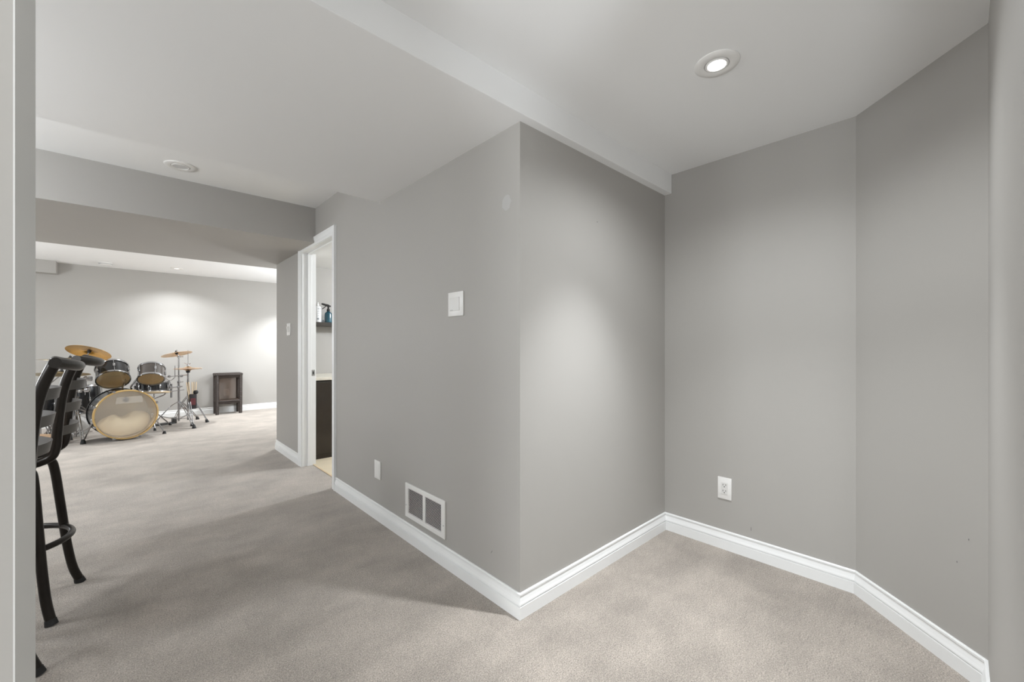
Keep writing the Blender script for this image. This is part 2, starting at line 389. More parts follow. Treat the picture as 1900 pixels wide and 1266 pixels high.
# ------------------------------------------------------------------ wall plates, grille, lights
def rectplate(name, label, cat, origin, rotz, w_, h_, group=None):
    """plate lying in local XZ facing local -Y, base point at its lower centre"""
    t = thing(name, label, cat, origin, rotz, group)
    bm = B(); box(bm, (-w_ / 2, -.006, 0), (w_ / 2, 0, h_), .002); obj('plate', bm, PLATE, t, True); return t
FACE_L = -PI / 2          # faces -X  (local -Y -> world -X)
def duplex(t, h_):
    bm = B(); box(bm, (-.0165, -.0085, h_ / 2 - .033), (.0165, -.005, h_ / 2 + .033), .0015); f = obj('receptacle', bm, PLATE_IN, t)
    for dz in (-.0165, .0165):
        bm = B(); z = h_ / 2 + dz
        box(bm, (-.0085, -.0092, z - .001), (-.0062, -.0083, z + .008)); box(bm, (.0062, -.0092, z + .000), (.0085, -.0083, z + .008))
        lathe(bm, [(0, 0), (.0028, 0), (.0028, .001), (0, .001)], 12, axis_matrix((0, -.0083, z - .007), (0, -1, 0))); obj('slot', bm, SLOT, f)
    bm = B(); lathe(bm, [(0, 0), (.0025, 0), (.002, .0012), (0, .0015)], 12, axis_matrix((0, -.0083, h_ / 2), (0, -1, 0))); obj('screw', bm, PLATE, t)
t = rectplate('wall_outlet', 'white duplex outlet low on the alcove wall above the baseboard', 'outlet', (XC, .890, .279), FACE_L, .073, .121); duplex(t, .121)
t = rectplate('wall_outlet', 'small white outlet seen through the dark wicker stand at the far wall', 'outlet', (1.235, Y_FAR, .285), 0, .075, .118); duplex(t, .118)
t = rectplate('wall_plate', 'plain white blank plate low on the wall, between doorway and return grille', 'wall plate', (XA, 2.587, .267), FACE_L, .086, .118)
bm = B(); box(bm, (-.03, -.0075, .012), (.03, -.005, .106), .0015); obj('cover', bm, PLATE, t)
t = rectplate('light_switch', 'wide white two-gang switch plate high on the grey hall wall', 'light switch', (XA, 1.702, 1.284), FACE_L, .129, .121)
bm = B(); box(bm, (-.046, -.0085, .027), (.034, -.005, .094), .0015); obj('rocker', bm, PLATE_IN, t)
bm = B(); box(bm, (-.040, -.0095, .030), (-.018, -.0083, .0325)); obj('indicator_slit', bm, mat('slit_grey', (.35, .35, .35), .5, noise=(30, .1)), t)
t = rectplate('light_switch', 'narrow white switch plate on the hall wall left of the doorway', 'light switch', (XA, 4.648, 1.25), FACE_L, .12, .124)
bm = B()
for dx in (-.024, .024):
    box(bm, (dx - .0165, -.0085, .03), (dx + .0165, -.005, .094), .0012)
    r = bmesh.new(); box(r, (dx - .0145, -.013, .034), (dx + .0145, -.0075, .090), .001, None)
    merge(bm, r, Matrix.Translation((0, -.009, .062)) @ Matrix.Rotation(.12, 4, 'X') @ Matrix.Translation((0, .009, -.062)))
obj('rocker', bm, PLATE_IN, t)

t = thing('return_air_grille', 'white louvred return air grille low on the hall wall above the baseboard', 'air grille', (XA, 2.0, .140), FACE_L)
W, Hh = .414, .196
bm = B(); e = .034
box(bm, (-W / 2, -.009, 0), (-W / 2 + e, 0, Hh), .0015); box(bm, (W / 2 - e, -.009, 0), (W / 2, 0, Hh), .0015)
box(bm, (-W / 2 + e - .001, -.009, 0), (W / 2 - e + .001, 0, .026), .0015); box(bm, (-W / 2 + e - .001, -.009, Hh - .026), (W / 2 - e + .001, 0, Hh), .0015); box(bm, (-.013, -.008, .025), (.013, 0, Hh - .025), .0015)
obj('frame', bm, PLATE, t)
bm = B(); box(bm, (-W / 2 + .02, -.0012, .018), (W / 2 - .02, -.0002, Hh - .018)); obj('backing', bm, SLOT, t)
n = 19
for side in (-1, 1):
    for i in range(n):
        z = .031 + (Hh - .062) * i / (n - 1)
        bm = B(); x0, x1 = sorted((side * .012, side * (W / 2 - e + .001)))
        s = bmesh.new(); box(s, (x0, -.0034, -.0006), (x1, .0034, .0006)); merge(bm, s, Matrix.Translation((0, -.0052, z)) @ Matrix.Rotation(math.radians(-32), 4, 'X'))
        obj('louvre', bm, PLATE, t)
for sx in (-1, 1):
    bm = B(); lathe(bm, [(0, 0), (.0035, 0), (.003, .0015), (0, .002)], 12, axis_matrix((sx * (W / 2 - .012), -.009, Hh / 2 - .03), (0, -1, 0))); obj('screw', bm, STEEL, t)

def downlight(label, x, y, z, face, ro=.077, ri=.041, hot=True):
    t = thing('recessed_light', label, 'ceiling light', (x, y, z))
    bm = B(); lathe(bm, [(ro, .002), (ro, -.003), (ro - .004, -.006), (ri + .012, -.0075), (ri + .003, -.006), (ri, -.001), (ri, .002)], 56, None); obj('trim_ring', bm, PLATE, t, True)
    bm = B(); lathe(bm, [(ri - .001, .0015), (ri - .001, -.006), (ri - .005, -.0085), (ri - .009, -.0075), (ri - .009, .0015)], 48, None); obj('gimbal', bm, PLATE, t, True)
    bm = B(); lathe(bm, [(0, -.0045), (ri - .009, -.0045), (ri - .009, .001), (0, .001)], 40, None); obj('lens', bm, face, t, True)
    return t
downlight('glowing round recessed light in the ceiling of the right-hand alcove', 1.613, .615, Z_ALC, LAMPGL)
downlight('dim round recessed light in the raised hall ceiling before the grey beam', .252, 3.543, Z_UP, LAMPOFF, .088, .05)
downlight('small round recessed light in the far room ceiling above the cymbals', .526, 8.034, Z_FAR, LAMPFAR, .075, .04)
t = thing('smoke_detector', 'small round white detector on the far room ceiling near the soffit', 'smoke detector', (-.247, 8.20, Z_FAR))
bm = B(); lathe(bm, [(.07, 0), (.07, -.012), (.062, -.03), (.03, -.036), (0, -.036)], 40); obj('housing', bm, PLATE, t, True)
bm = B(); lathe(bm, [(.064, -.012), (.0705, -.014), (.0705, -.019), (.064, -.021)], 40); obj('vent_ring', bm, mat('grey_plastic', (.3, .3, .3), .5, noise=(20, .1)), t, True)

# ------------------------------------------------------------------ washroom: vanity, shelf, bottles
v = thing('vanity_cabinet', 'dark espresso vanity cabinet standing inside the washroom doorway', 'cabinet', (1.75, 4.69, 0))
bm = B(); box(bm, (-.42, -.33, .0), (.42, .32, .795), .003); obj('body', bm, ESPRESSO, v)
bm = B(); box(bm, (-.43, -.345, .795), (.43, .325, .825), .004); obj('countertop', bm, COUNTER, v)
bm = B(); box(bm, (-.405, -.348, .06), (-.004, -.3305, .78), .004); dl = obj('door', bm, ESPRESSO, v)
bm = B(); box(bm, (.004, -.348, .06), (.405, -.3305, .78), .004); dr = obj('door', bm, ESPRESSO, v)
for dd, x in ((dl, .30), (dr, .36)):
    bm = B(); tube(bm, [(x, -.348, .42), (x, -.37, .42), (x, -.37, .54), (x, -.348, .54)], .005, 8); obj('handle', bm, STEEL, dd)
bm = B(); box(bm, (1.36, 4.86, 1.366), (2.2, 5.017, 1.410), .002); tag(obj('wall_shelf', bm, ESPRESSO), 'dark floating shelf on the washroom wall holding the bottles', 'shelf')
# teal trigger spray bottle
sb = thing('spray_bottle', 'teal spray bottle with black trigger head on the dark shelf', 'bottle', (1.678, 4.92, 1.410), -.15)
bm = B(); lathe(bm, [(0, 0), (.036, 0), (.040, .005), (.040, .095), (.036, .112), (.022, .124), (.015, .130), (.015, .138), (0, .138)], 32); obj('bottle_body', bm, TEALP, sb, True)
bm = B(); lathe(bm, [(0, .132), (.0175, .132), (.0175, .152), (.012, .158), (0, .158)], 20); obj('collar', bm, RUBBER, sb, True)
bm = B(); tube(bm, [(0, 0, .155), (0, 0, .185)], .010, 10)
tube(bm, smoothpath([(.025, 0, .188), (0, 0, .196), (-.03, 0, .203), (-.062, 0, .212)], 3), [.009] * 3 + [.014] * 3 + [.012] * 3 + [.010], 10)
box(bm, (-.071, -.009, .203), (-.058, .009, .221), .002); obj('spray_head', bm, RUBBER, sb, True)
bm = B(); tube(bm, smoothpath([(-.02, 0, .197), (-.034, 0, .182), (-.050, 0, .166), (-.066, 0, .155)], 3), .0045, 8); obj('trigger', bm, RUBBER, sb, True)
wb = thing('pump_bottle', 'white cylindrical bottle with grey printing, left of the teal spray bottle', 'bottle', (1.565, 4.925, 1.410))
bm = B(); lathe(bm, [(0, 0), (.034, 0), (.037, .004), (.037, .165), (.03, .18), (.016, .188), (0, .188)], 32); obj('bottle_body', bm, WHITEP, wb, True)
bm = B(); lathe(bm, [(0, .186), (.013, .186), (.013, .206), (.006, .209), (.006, .226), (0, .228)], 18); obj('cap', bm, WHITEP, wb, True)
for z, a0, a1, hh in ((.15, -1.3, -.2, .006), (.135, -1.2, -.5, .003), (.118, -1.4, -.3, .003), (.1, -1.4, -.6, .003), (.03, -1.5, -.9, .016), (.075, -1.3, -.4, .002)):
    bm = B(); vs = [(.0374 * math.cos(a0 + (a1 - a0) * j / 8 - .6), .0374 * math.sin(a0 + (a1 - a0) * j / 8 - .6)) for j in range(9)]
    lo = [bm.verts.new((x, y, z)) for x, y in vs]; hi = [bm.verts.new((x, y, z + hh)) for x, y in vs]
    for j in range(8): bm.faces.new((lo[j], lo[j + 1], hi[j + 1], hi[j]))
    obj('printed_line', bm, GREYTXT, wb)
gb = B(); lathe(gb, [(0, 0), (.017, 0), (.019, .003), (.019, .030), (.014, .036), (0, .036)], 20)
gj = obj('small_jar', gb, mat('jar_grey', (.45, .47, .5), .3, noise=(9, .05)), None, True); gj.location = (1.622, 4.955, 1.410); tag(gj, 'little grey jar between the white and the teal bottle', 'jar')

# ------------------------------------------------------------------ bar stools
def make_stool(label, loc_, rot_top, rot_base, base_off):
    t = thing('bar_stool', label, 'bar stool', (loc_[0], loc_[1], 0), 0, 'metal bar stools along the left')
    RT = Matrix.Rotation(rot_top, 4, 'Z'); RB = Matrix.Translation((base_off[0], base_off[1], 0)) @ Matrix.Rotation(rot_base, 4, 'Z')
    SH = RT @ Matrix.Translation((.022, 0, 0))
    def P(name, bm, m, M, sm=True, par=t):
        bm.transform(M); return obj(name, bm, m, par, sm)
    # base
    for a in (-PI / 4, PI / 4, 3 * PI / 4, -3 * PI / 4):
        d = Vector((math.cos(a), math.sin(a), 0))
        pts = [d * .03 + Vector((0, 0, .635)), d * .105 + Vector((0, 0, .635)), d * .150 + Vector((0, 0, .615)), d * .168 + Vector((0, 0, .57)),
               d * .190 + Vector((0, 0, .40)), d * .212 + Vector((0, 0, .22)), d * .235 + Vector((0, 0, .09)), d * .262 + Vector((0, 0, .012))]
        bm = B(); sp = smoothpath(pts, 5); tube(bm, sp, .0165, 14); lg = P('leg', bm, STOOLM, RB)
        bm = B(); tube(bm, [d * .2585 + Vector((0, 0, .022)), d * .265 + Vector((0, 0, 0.0))], [.0175, .0205], 14); P('foot_cap', bm, RUBBER, RB, True, lg)
    bm = B(); tube(bm, ringpath(.198, .297, 48), .0125, 12, closed=True); P('foot_ring', bm, STOOLM, RB)
    bm = B(); lathe(bm, [(0, .615), (.05, .615), (.05, .655), (.165, .662), (.178, .668), (.178, .694), (.168, .696), (0, .690)], 44); P('seat_pan', bm, STOOLM, SH)
    bm = B(); lathe(bm, [(0, .690), (.176, .690), (.186, .700), (.186, .716), (.172, .733), (.12, .742), (0, .744)], 48); P('seat', bm, PINE, SH)
    # back: two curved stiles, top rail, three bowed slats
    prof = [(.150, .640), (.185, .662), (.206, .70), (.211, .77), (.217, .85), (.226, .93), (.241, 1.0), (.260, 1.055), (.268, 1.074)]
    def xat(z):
        for (x0, z0), (x1, z1) in zip(prof, prof[1:]):
            if z0 <= z <= z1: return x0 + (x1 - x0) * (z - z0) / (z1 - z0)
        return prof[-1][0]
    for s in (-1, 1):
        pts = [Vector((.05, s * .06, .640)), Vector((.11, s * .13, .640))] + [Vector((x, s * .138, z)) for x, z in prof[1:]]
        bm = B(); tube(bm, smoothpath(pts, 5), .0165, 14); P('back_post', bm, STOOLM, RT)
    bm = B(); pts = [Vector((.268 + .060 * math.cos(y / .16 * PI / 2), y, 1.076 - .016 * math.cos(y / .16 * PI / 2))) for y in [-.16 + .32 * i / 16 for i in range(17)]]
    tube(bm, pts, .0185, 18); P('top_rail', bm, STOOLM, RT)
    for z0 in (.945, .850, .752):
        bm = B(); n = 20; hh = .040; th = .003
        for i in range(n + 1):
            y = -.138 + .276 * i / n; x = xat(z0 + .02) - .004 + .046 * math.cos(y / .138 * PI / 2)
            q = [bm.verts.new((x + dx + (.007 if zz else 0), y, z0 + zz)) for dx, zz in ((0, 0), (th, 0), (th, hh), (0, hh))]
            if i:
                for k in range(4): bm.faces.new((pq[k], pq[(k + 1) % 4], q[(k + 1) % 4], q[k]))
            else: bm.faces.new(q[::-1])
            pq = q
        bm.faces.new(pq); P('back_slat', bm, SLATM, RT)
    return t
make_stool('dark metal bar stool whose round wooden seat shows, further from the near wall', (-.430, 2.72), -.03, -.157, (.042, 0))
make_stool('nearer dark metal bar stool, mostly hidden behind the near wall edge', (-.468, 2.235), .09, .436, (-.012, .015))

# ------------------------------------------------------------------ wicker stand by the far wall
ws = thing('wicker_stand', 'dark brown wicker stand with open centre, against the far wall', 'stand', (1.238, 8.49, 0))
def wk(name, bm, m=WICKER, **k): return obj(name, bm, m, ws, True)
for sx in (-1, 1):
    for y in (-.10, .11):
        bm = B(); x = sx * .165
        tube(bm, [(x, y, 0), (x, y, .20), (x, y, .42), (x, y, .665)], [.026, .027, .028, .029], 14); wk('leg', bm)
bm = B(); box(bm, (-.198, -.13, .645), (.198, .14, .690), .015); wk('top', bm)
bm = B(); box(bm, (-.165, -.12, .610), (.165, -.09, .655), .008); wk('apron', bm)
bm = B(); box(bm, (-.17, -.122, .205), (.17, .125, .235), .008); wk('lower_shelf', bm)
for y in (-.10,):
    bm = B(); tube(bm, [(-.165, y, .20), (0, y, .185), (.165, y, .20)], .02, 12); wk('stretcher', bm)
for sx in (-1, 1):
    bm = B(); tube(bm, [(sx * .165, -.1, .24), (sx * .172, 0, .215), (sx * .165, .11, .24)], .018, 12); wk('stretcher', bm)
bm = B(); box(bm, (-.138, .108, .24), (.138, .112, .645)); wk('back_panel', bm, MESHP)

# ------------------------------------------------------------------ drum kit
def drum(name, label, origin, axis, R, depth, shell, lower, upper, lugs=6, hoopm=CHROME, headl=True, hoopw=.012, group=None):
    """cylinder from `origin` (centre of the head nearest the viewer) along axis"""
    t = thing(name, label, 'drum', origin)
    M = axis_matrix((0, 0, 0), axis)
    bm = B(); lathe(bm, [(R - .006, .004), (R, .004), (R, depth - .004), (R - .006, depth - .004)], 56, M, closed=True); obj('shell', bm, shell, t, True)
    bm = B(); lathe(bm, [(R - .007, .006), (R - .0065, .006), (R - .0065, depth - .006), (R - .007, depth - .006)], 56, M, closed=True); obj('shell_lining', bm, MAPLE, t, True)
    for zz, hm in ((0, lower), (depth, upper)):
        bm = B(); lathe(bm, [(0, zz - .0008), (R - .001, zz - .0008), (R - .001, zz + .0008), (0, zz + .0008)], 56, M); obj('drum_head', bm, hm, t)
    for zz in (-hoopw * .6, depth - hoopw * 1.4):
        bm = B(); lathe(bm, [(R - .001, zz), (R + .008, zz), (R + .009, zz + .003), (R + .006, zz + hoopw), (R + .007, zz + 2 * hoopw), (R - .001, zz + 2 * hoopw)], 56, M, closed=True); obj('hoop', bm, hoopm, t, True)
    for k in range(lugs):
        a = 2 * PI * (k + .5) / lugs; c, s = math.cos(a), math.sin(a)
        bm = B(); tube(bm, [(c * (R + .011), s * (R + .011), .0), (c * (R + .011), s * (R + .011), depth)], .0035, 8)
        l = bmesh.new(); box(l, (R - .001, -.011, depth * .5 - .022), (R + .017, .011, depth * .5 + .022), .004); merge(bm, l, Matrix.Rotation(a, 4, 'Z'))
        bm.transform(M); obj('lug', bm, CHROME, t, True)
    return t, M

# bass drum with clear front head, wooden hoop, spurs, emblem
bo = Vector((-.022, 6.87, .312)); bax = Vector((-.20, 1, .0)).normalized(); BR = .288
bd, BM = drum('bass_drum', 'large bass drum on its side, wooden hoop and clear front head', bo, bax, BR, .40, BLACKL, HEADCLR, FROST, 8, BLACKL, hoopw=.016)
bm = B(); lathe(bm, [(BR - .004, -.016), (BR + .009, -.016), (BR + .012, -.012), (BR + .012, .018), (BR + .008, .022), (BR - .004, .002)], 72, BM, closed=True); obj('front_hoop', bm, GOLDWOOD, bd, True, 'gold lacquered wooden hoop')
bm = B(); lathe(bm, [(BR + .006, .022), (BR + .012, .022), (BR + .012, .030), (BR + .006, .030)], 72, BM, closed=True); obj('pinstripe_ring', bm, CHROME, bd, True)
for k in range(8):
    a = 2 * PI * (k + .5) / 8; bm = B(); l = bmesh.new(); box(l, (BR + .004, -.012, -.024), (BR + .030, .012, .022), .005); merge(bm, l, BM @ Matrix.Rotation(a, 4, 'Z')); obj('tension_claw', bm, CHROME, bd, True)
# printed band and round emblem at the top of the head (lie on the film)
Xl = Vector((bax.y, -bax.x, 0)).normalized(); Zl = Vector((0, 0, 1))
def onhead(x, z, o=.004): return Xl * x + Zl * z - bax * o
bm = B(); bm.faces.new([bm.verts.new(onhead(x, z)) for x, z in ((-.105, .135), (.15, .135), (.14, .215), (-.09, .215))]); obj('head_print', bm, clear_head('milky_print', (.93, .90, .85), .35), bd)
bm = B()
for r0, r1 in ((.030, .024), (.019, .0)):
    t_ = bmesh.new(); lathe(t_, [(r1, 0), (r0, 0)], 28); merge(bm, t_, Matrix.Translation(onhead(-.01, .182, .005)) @ Vector(bax).to_track_quat('Z', 'Y').to_matrix().to_4x4())
obj('emblem', bm, mat('emblem_grey', (.30, .29, .28), .5, noise=(60, .3)), bd)
for s in (-1, 1):
    foot = Vector((-.397, 7.016, 0)) if s < 0 else Vector((.335, 7.041, 0)); top = bo + Xl * s * (BR + .01) + bax * .12 + Zl * -.02
    top = bo + bax * .12 + Xl * s * BR * .96 - Zl * .06
    bm = B(); tube(bm, [top - bo, (foot + Vector((0, 0, .02))) - bo], .008, 10); sp = obj('spur', bm, CHROME, bd, True)
    bm = B(); tube(bm, [foot + Vector((0, 0, .035)) - bo, foot - bo], [.012, .022], 12); obj('rubber_foot', bm, RUBBER, sp, True)
    bm = B(); l = bmesh.new(); box(l, (-.02, -.02, -.03), (.02, .02, .03), .006); merge(bm, l, Matrix.Translation(top - bo)); obj('spur_bracket', bm, CHROME, bd, True)
# pillow inside: one soft body with two swellings and a fold between
bm = B(); bmesh.ops.create_uvsphere(bm, u_segments=64, v_segments=32, radius=1)
for v_ in bm.verts:
    x, y, z = v_.co
    hz = 1 - .42 * math.exp(-((x + .03) / .12) ** 2) * (1 if z > 0 else 0) + .05 * math.sin(9 * x + 2) * math.sin(7 * y)
    X = math.copysign(abs(x) ** .72, x) * .252; Y = y * .125; Z = z * .135 * hz + (.035 * x if z > 0 else 0)
    if Z < 0: Z *= 1.25
    r = math.hypot(X, Z + .10 - .0); lim = BR - .014
    zz = Z - .125
    if math.hypot(X, zz) > lim: f = lim / math.hypot(X, zz); X *= f; zz *= f
    v_.co = Vector((X, Y, zz))
pl = obj('pillow', bm, CUSHION, None, True)
pl.matrix_world = Matrix.Translation(bo + bax * .155) @ Matrix.Rotation(math.atan2(-bax.x, bax.y), 4, 'Z')
tag(pl, 'cream pillow lying inside the bass drum behind its clear head', 'pillow')

# rack toms
t1, _ = drum('rack_tom', 'larger tilted rack tom, left of the pair above the bass drum', (-.146, 7.19, .722), Vector((-.08, .72, .69)), .156, .20, BLACKL, HEADTOM, FROST, 6)
t2, _ = drum('rack_tom', 'smaller tilted rack tom, right of the pair above the bass drum', (.206, 7.09, .716), Vector((.05, .60, .80)), .132, .175, GREYL, HEADTOM, FROST, 5)
for t_, o2, tgt in ((t1, (-.146, 7.19, .722), (-.06, 7.12, .60)), (t2, (.206, 7.09, .716), (.02, 7.13, .60))):
    o2 = Vector(o2); a = Vector((.09 if t_ is t1 else -.09, .16, .07))
    bm = B(); tube(bm, smoothpath([a, a + Vector((.03 if t_ is t1 else -.03, .02, -.05)), Vector(tgt) - o2 + Vector((0, .05, .03)), Vector(tgt) - o2], 5), .011, 10); obj('tom_arm', bm, CHROME, t_, True)
# (the second rack of clamps is built with the ride stand)
# snare drum on its stand
sn, _ = drum('snare_drum', 'snare drum with wooden hoop behind the right rack tom', (.235, 7.62, .505), Vector((.03, .12, 1)), .178, .14, BLACKL, FROST, FROST, 10, CHROME)
bm = B(); lathe(bm, [(.172, -.016), (.190, -.016), (.190, .002), (.172, .002)], 56, axis_matrix((0, 0, 0), (.03, .12, 1)), closed=True); obj('wooden_hoop', bm, MAPLE, sn, True, 'pale wooden lower hoop')
ss = thing('snare_stand', 'chrome basket stand carrying the snare drum', 'drum stand', (.235, 7.62, 0))
bm = B(); tube(bm, [(0, 0, .10), (0, 0, .44)], .012, 12); obj('column', bm, CHROME, ss, True)
for k in range(3):
    a = .6 + 2 * PI * k / 3; c, s = math.cos(a), math.sin(a)
    bm = B(); tube(bm, smoothpath([(0, 0, .40), (c * .10, s * .10, .43), (c * .165, s * .165, .455), (c * .175, s * .175, .492)], 4), .008, 8); obj('basket_arm', bm, CHROME, ss, True)
    bm = B(); tube(bm, [(0, 0, .26), (c * .24, s * .24, .012)], .008, 8); lg = obj('leg', bm, CHROME, ss, True)
    bm = B(); tube(bm, [(c * .225, s * .225, .03), (c * .245, s * .245, 0)], [.012, .016], 10); obj('rubber_foot', bm, RUBBER, lg, True)

# floor toms left
def legs_for(t, R, ztop, n=3, a0=.4):
    for k in range(n):
        a = a0 + 2 * PI * k / n; c, s = math.cos(a), math.sin(a); o = t.location
        bm = B(); tube(bm, [(c * (R + .02), s * (R + .02), ztop - o.z), (c * (R + .02), s * (R + .02), .05 - o.z), (c * (R + .05), s * (R + .05), .02 - o.z)], .007, 8); lg = obj('leg', bm, CHROME, t, True)
        bm = B(); tube(bm, [(c * (R + .045), s * (R + .045), .035 - o.z), (c * (R + .055), s * (R + .055), -o.z)], [.011, .015], 10); obj('rubber_foot', bm, RUBBER, lg, True)
f1, _ = drum('floor_tom', 'black floor tom directly left of the bass drum, behind chrome stands', (-.46, 7.88, .25), Vector((-.05, .10, 1)), .19, .36, BLACKL, HEADTOM, FROST, 6); legs_for(f1, .19, .5)
f2, _ = drum('floor_tom', 'black floor tom furthest left, seen between the bar stool slats', (-.80, 7.10, .30), Vector((0, .05, 1)), .19, .34, BLACKL, HEADTOM, FROST, 6); legs_for(f2, .19, .5, a0=.9)

def cymbal(label, c, n, D, m, bell=.055):
    t = thing('cymbal', label, 'cymbal', c); R = D / 2; M = axis_matrix((0, 0, 0), n)
    prof = [(.006, .030), (bell * .6, .027), (bell * .9, .016), (bell, .012), (R * .5, .008), (R * .8, .002), (R, -.004), (R, -.0055), (R * .8, .0002), (R * .5, .0060), (bell, .0095), (bell * .85, .013), (.006, .027)]
    bm = B(); lathe(bm, prof, 64, M, closed=True); obj('disc', bm, m, t, True)
    bm = B(); lathe(bm, [(0, .050), (.010, .050), (.013, .036), (.017, .034), (.017, .026), (0, .026)], 16, M); obj('felt', bm, RUBBER, t, True)
    bm = B(); lathe(bm, [(0, .022), (.020, .020), (.020, .006), (.010, -.008), (0, -.008)], 16, M); obj('sleeve', bm, RUBBER, t, True)
    return t
cymbal('big golden crash cymbal tilted up at the left of the kit', (-.372, 7.40, 1.065), Vector((.25, .36, .89)), .425, BRASS)
cymbal('wide ride cymbal seen edge-on below the golden crash cymbal', (-.505, 7.0, .978), Vector((.06, .02, 1)), .53, BRASSD)
cymbal('dark cymbal low at the far left behind the bar stool backs', (-.55, 6.72, .835), Vector((.05, -.06, 1)), .46, BRASSD)
cymbal('pale golden cymbal on the tall chrome stand beside the hi-hat', (.506, 7.72, 1.030), Vector((-.18, .20, 1)), .365, COPPER)

def stand(label, base, top, h_tripod=.42, spread=.30, a0=0., arm=None, r=.011, feet=None):
    """double-braced tripod cymbal stand; top is the cymbal seat (world)"""
    t = thing('cymbal_stand', label, 'cymbal stand', (base[0], base[1], 0)); o = Vector((base[0], base[1], 0)); top = Vector(top) - o
    zs = arm if arm else top.z - .02
    bm = B(); tube(bm, [(0, 0, .05), (0, 0, zs * .62)], .0135, 14); obj('lower_tube', bm, CHROME, t, True)
    bm = B(); tube(bm, [(0, 0, zs * .55), (0, 0, zs)], .0095, 12); obj('upper_tube', bm, CHROME, t, True)
    for z in (zs * .62, zs * .985):
        bm = B(); lathe(bm, [(.010, z - .022), (.018, z - .02), (.018, z + .012), (.010, z + .014)], 16); tube(bm, [(.014, 0, z - .006), (.05, 0, z - .006)], [.006, .006], 8); box(bm, (.045, -.012, z - .012), (.052, .012, z), .002); obj('clamp', bm, CHROME, t, True)
    bm = B(); tube(bm, [(0, 0, zs), (top.x * .98, top.y * .98, top.z - .01), (top.x, top.y, top.z + .06)], .0065, 10); obj('boom', bm, CHROME, t, True)
    for k in range(3):
        a = a0 + 2 * PI * k / 3
        if feet: fx, fy = feet[k][0] - o.x, feet[k][1] - o.y; L_ = math.hypot(fx, fy); c, s = fx / L_, fy / L_; sp_ = L_
        else: c, s, sp_ = math.cos(a), math.sin(a), spread
        U = Vector((c, s, 0)); V = Vector((-s, c, 0))
        bm = B()
        for q in (-.011, .011):
            tube(bm, smoothpath([V * q + U * .012 + Vector((0, 0, h_tripod)), V * q + U * sp_ * .35 + Vector((0, 0, h_tripod * .80)), V * q + U * sp_ * .75 + Vector((0, 0, h_tripod * .36)), V * q + U * sp_ + Vector((0, 0, .03))], 4), .0055, 8)
            tube(bm, [V * q + U * .012 + Vector((0, 0, .08)), V * q + U * sp_ * .70 + Vector((0, 0, h_tripod * .40))], .0045, 8)
        lg = obj('leg', bm, CHROME, t, True)
        bm = B(); tube(bm, [U * (sp_ - .01) + Vector((0, 0, .05)), U * (sp_ + .005)], [.014, .026], 12); obj('rubber_foot', bm, RUBBER, lg, True)
    return t
s1 = stand('tall chrome stand right of the bass drum, with extra clamps', (.530, 7.74), (.506, 7.72, 1.03), feet=((.66, 7.229), (.25, 7.80), (.78, 8.08)), h_tripod=.33)
# spare clamps and short rods on the tall stand
bm = B(); tube(bm, [(-.17, -.02, .70), (.10, -.02, .72)], .006, 8); tube(bm, [(-.15, -.02, .66), (-.15, -.02, .76)], .006, 8); tube(bm, [(-.045, -.02, .69), (-.045, -.02, .86)], .0045, 8)
tube(bm, smoothpath([(-.15, -.02, .69), (-.12, -.02, .655), (-.08, -.02, .655), (-.05, -.02, .69)], 3), .006, 8)
for x in (-.11, .03): box(bm, (x - .016, -.045, .69), (x + .016, .0, .725), .005)
obj('multi_clamp', bm, CHROME, s1, True)
bm = B(); tube(bm, [(-.20, -.02, .54), (.04, -.02, .555)], .008, 8); tube(bm, [(-.085, -.02, .60), (-.085, -.02, .40)], .011, 10); tube(bm, [(-.12, -.02, .49), (.06, -.02, .505)], .006, 8)
for x in (-.17, -.09, .0): box(bm, (x - .02, -.045, .53), (x + .018, .0, .57), .006)
obj('multi_clamp', bm, CHROME, s1, True)
stand('chrome stand holding the golden crash cymbal at the left', (-.52, 7.62), (-.372, 7.40, 1.065), arm=.80, a0=.5)
s3 = stand('chrome stand left of the bass drum, bearing the wide ride cymbal', (-.475, 7.22), (-.505, 7.0, .978), arm=.72, feet=((-.397, 6.93), (-.74, 7.28), (-.22, 7.45)), h_tripod=.40)
stand('low chrome stand mostly hidden behind the nearer bar stool', (-.74, 6.86), (-.55, 6.72, .835), arm=.62, a0=1.1)

# tom holder clamps carried by the left stand (local to its base at -.475, 7.22)
for (xa, za, xb, zb_, rr) in ((-.02, .735, .09, .745, .009), (-.05, .60, .12, .615, .010), (.085, .55, .085, .78, .010), (-.10, .47, .03, .475, .012), (.0, .68, .0, .80, .014)):
    bm = B(); tube(bm, [(xa, -.03, za), (xb, -.03, zb_)], rr, 10); obj('holder_rod', bm, CHROME, s3, True)
for (xc, zc, w_, h_) in ((.105, .745, .040, .026), (.01, .735, .026, .034), (.10, .61, .028, .026), (.0, .475, .026, .022), (.04, .60, .020, .018)):
    bm = B(); box(bm, (xc - w_, -.062, zc - h_), (xc + w_, -.008, zc + h_), .007); obj('holder_clamp', bm, CHROME, s3, True)
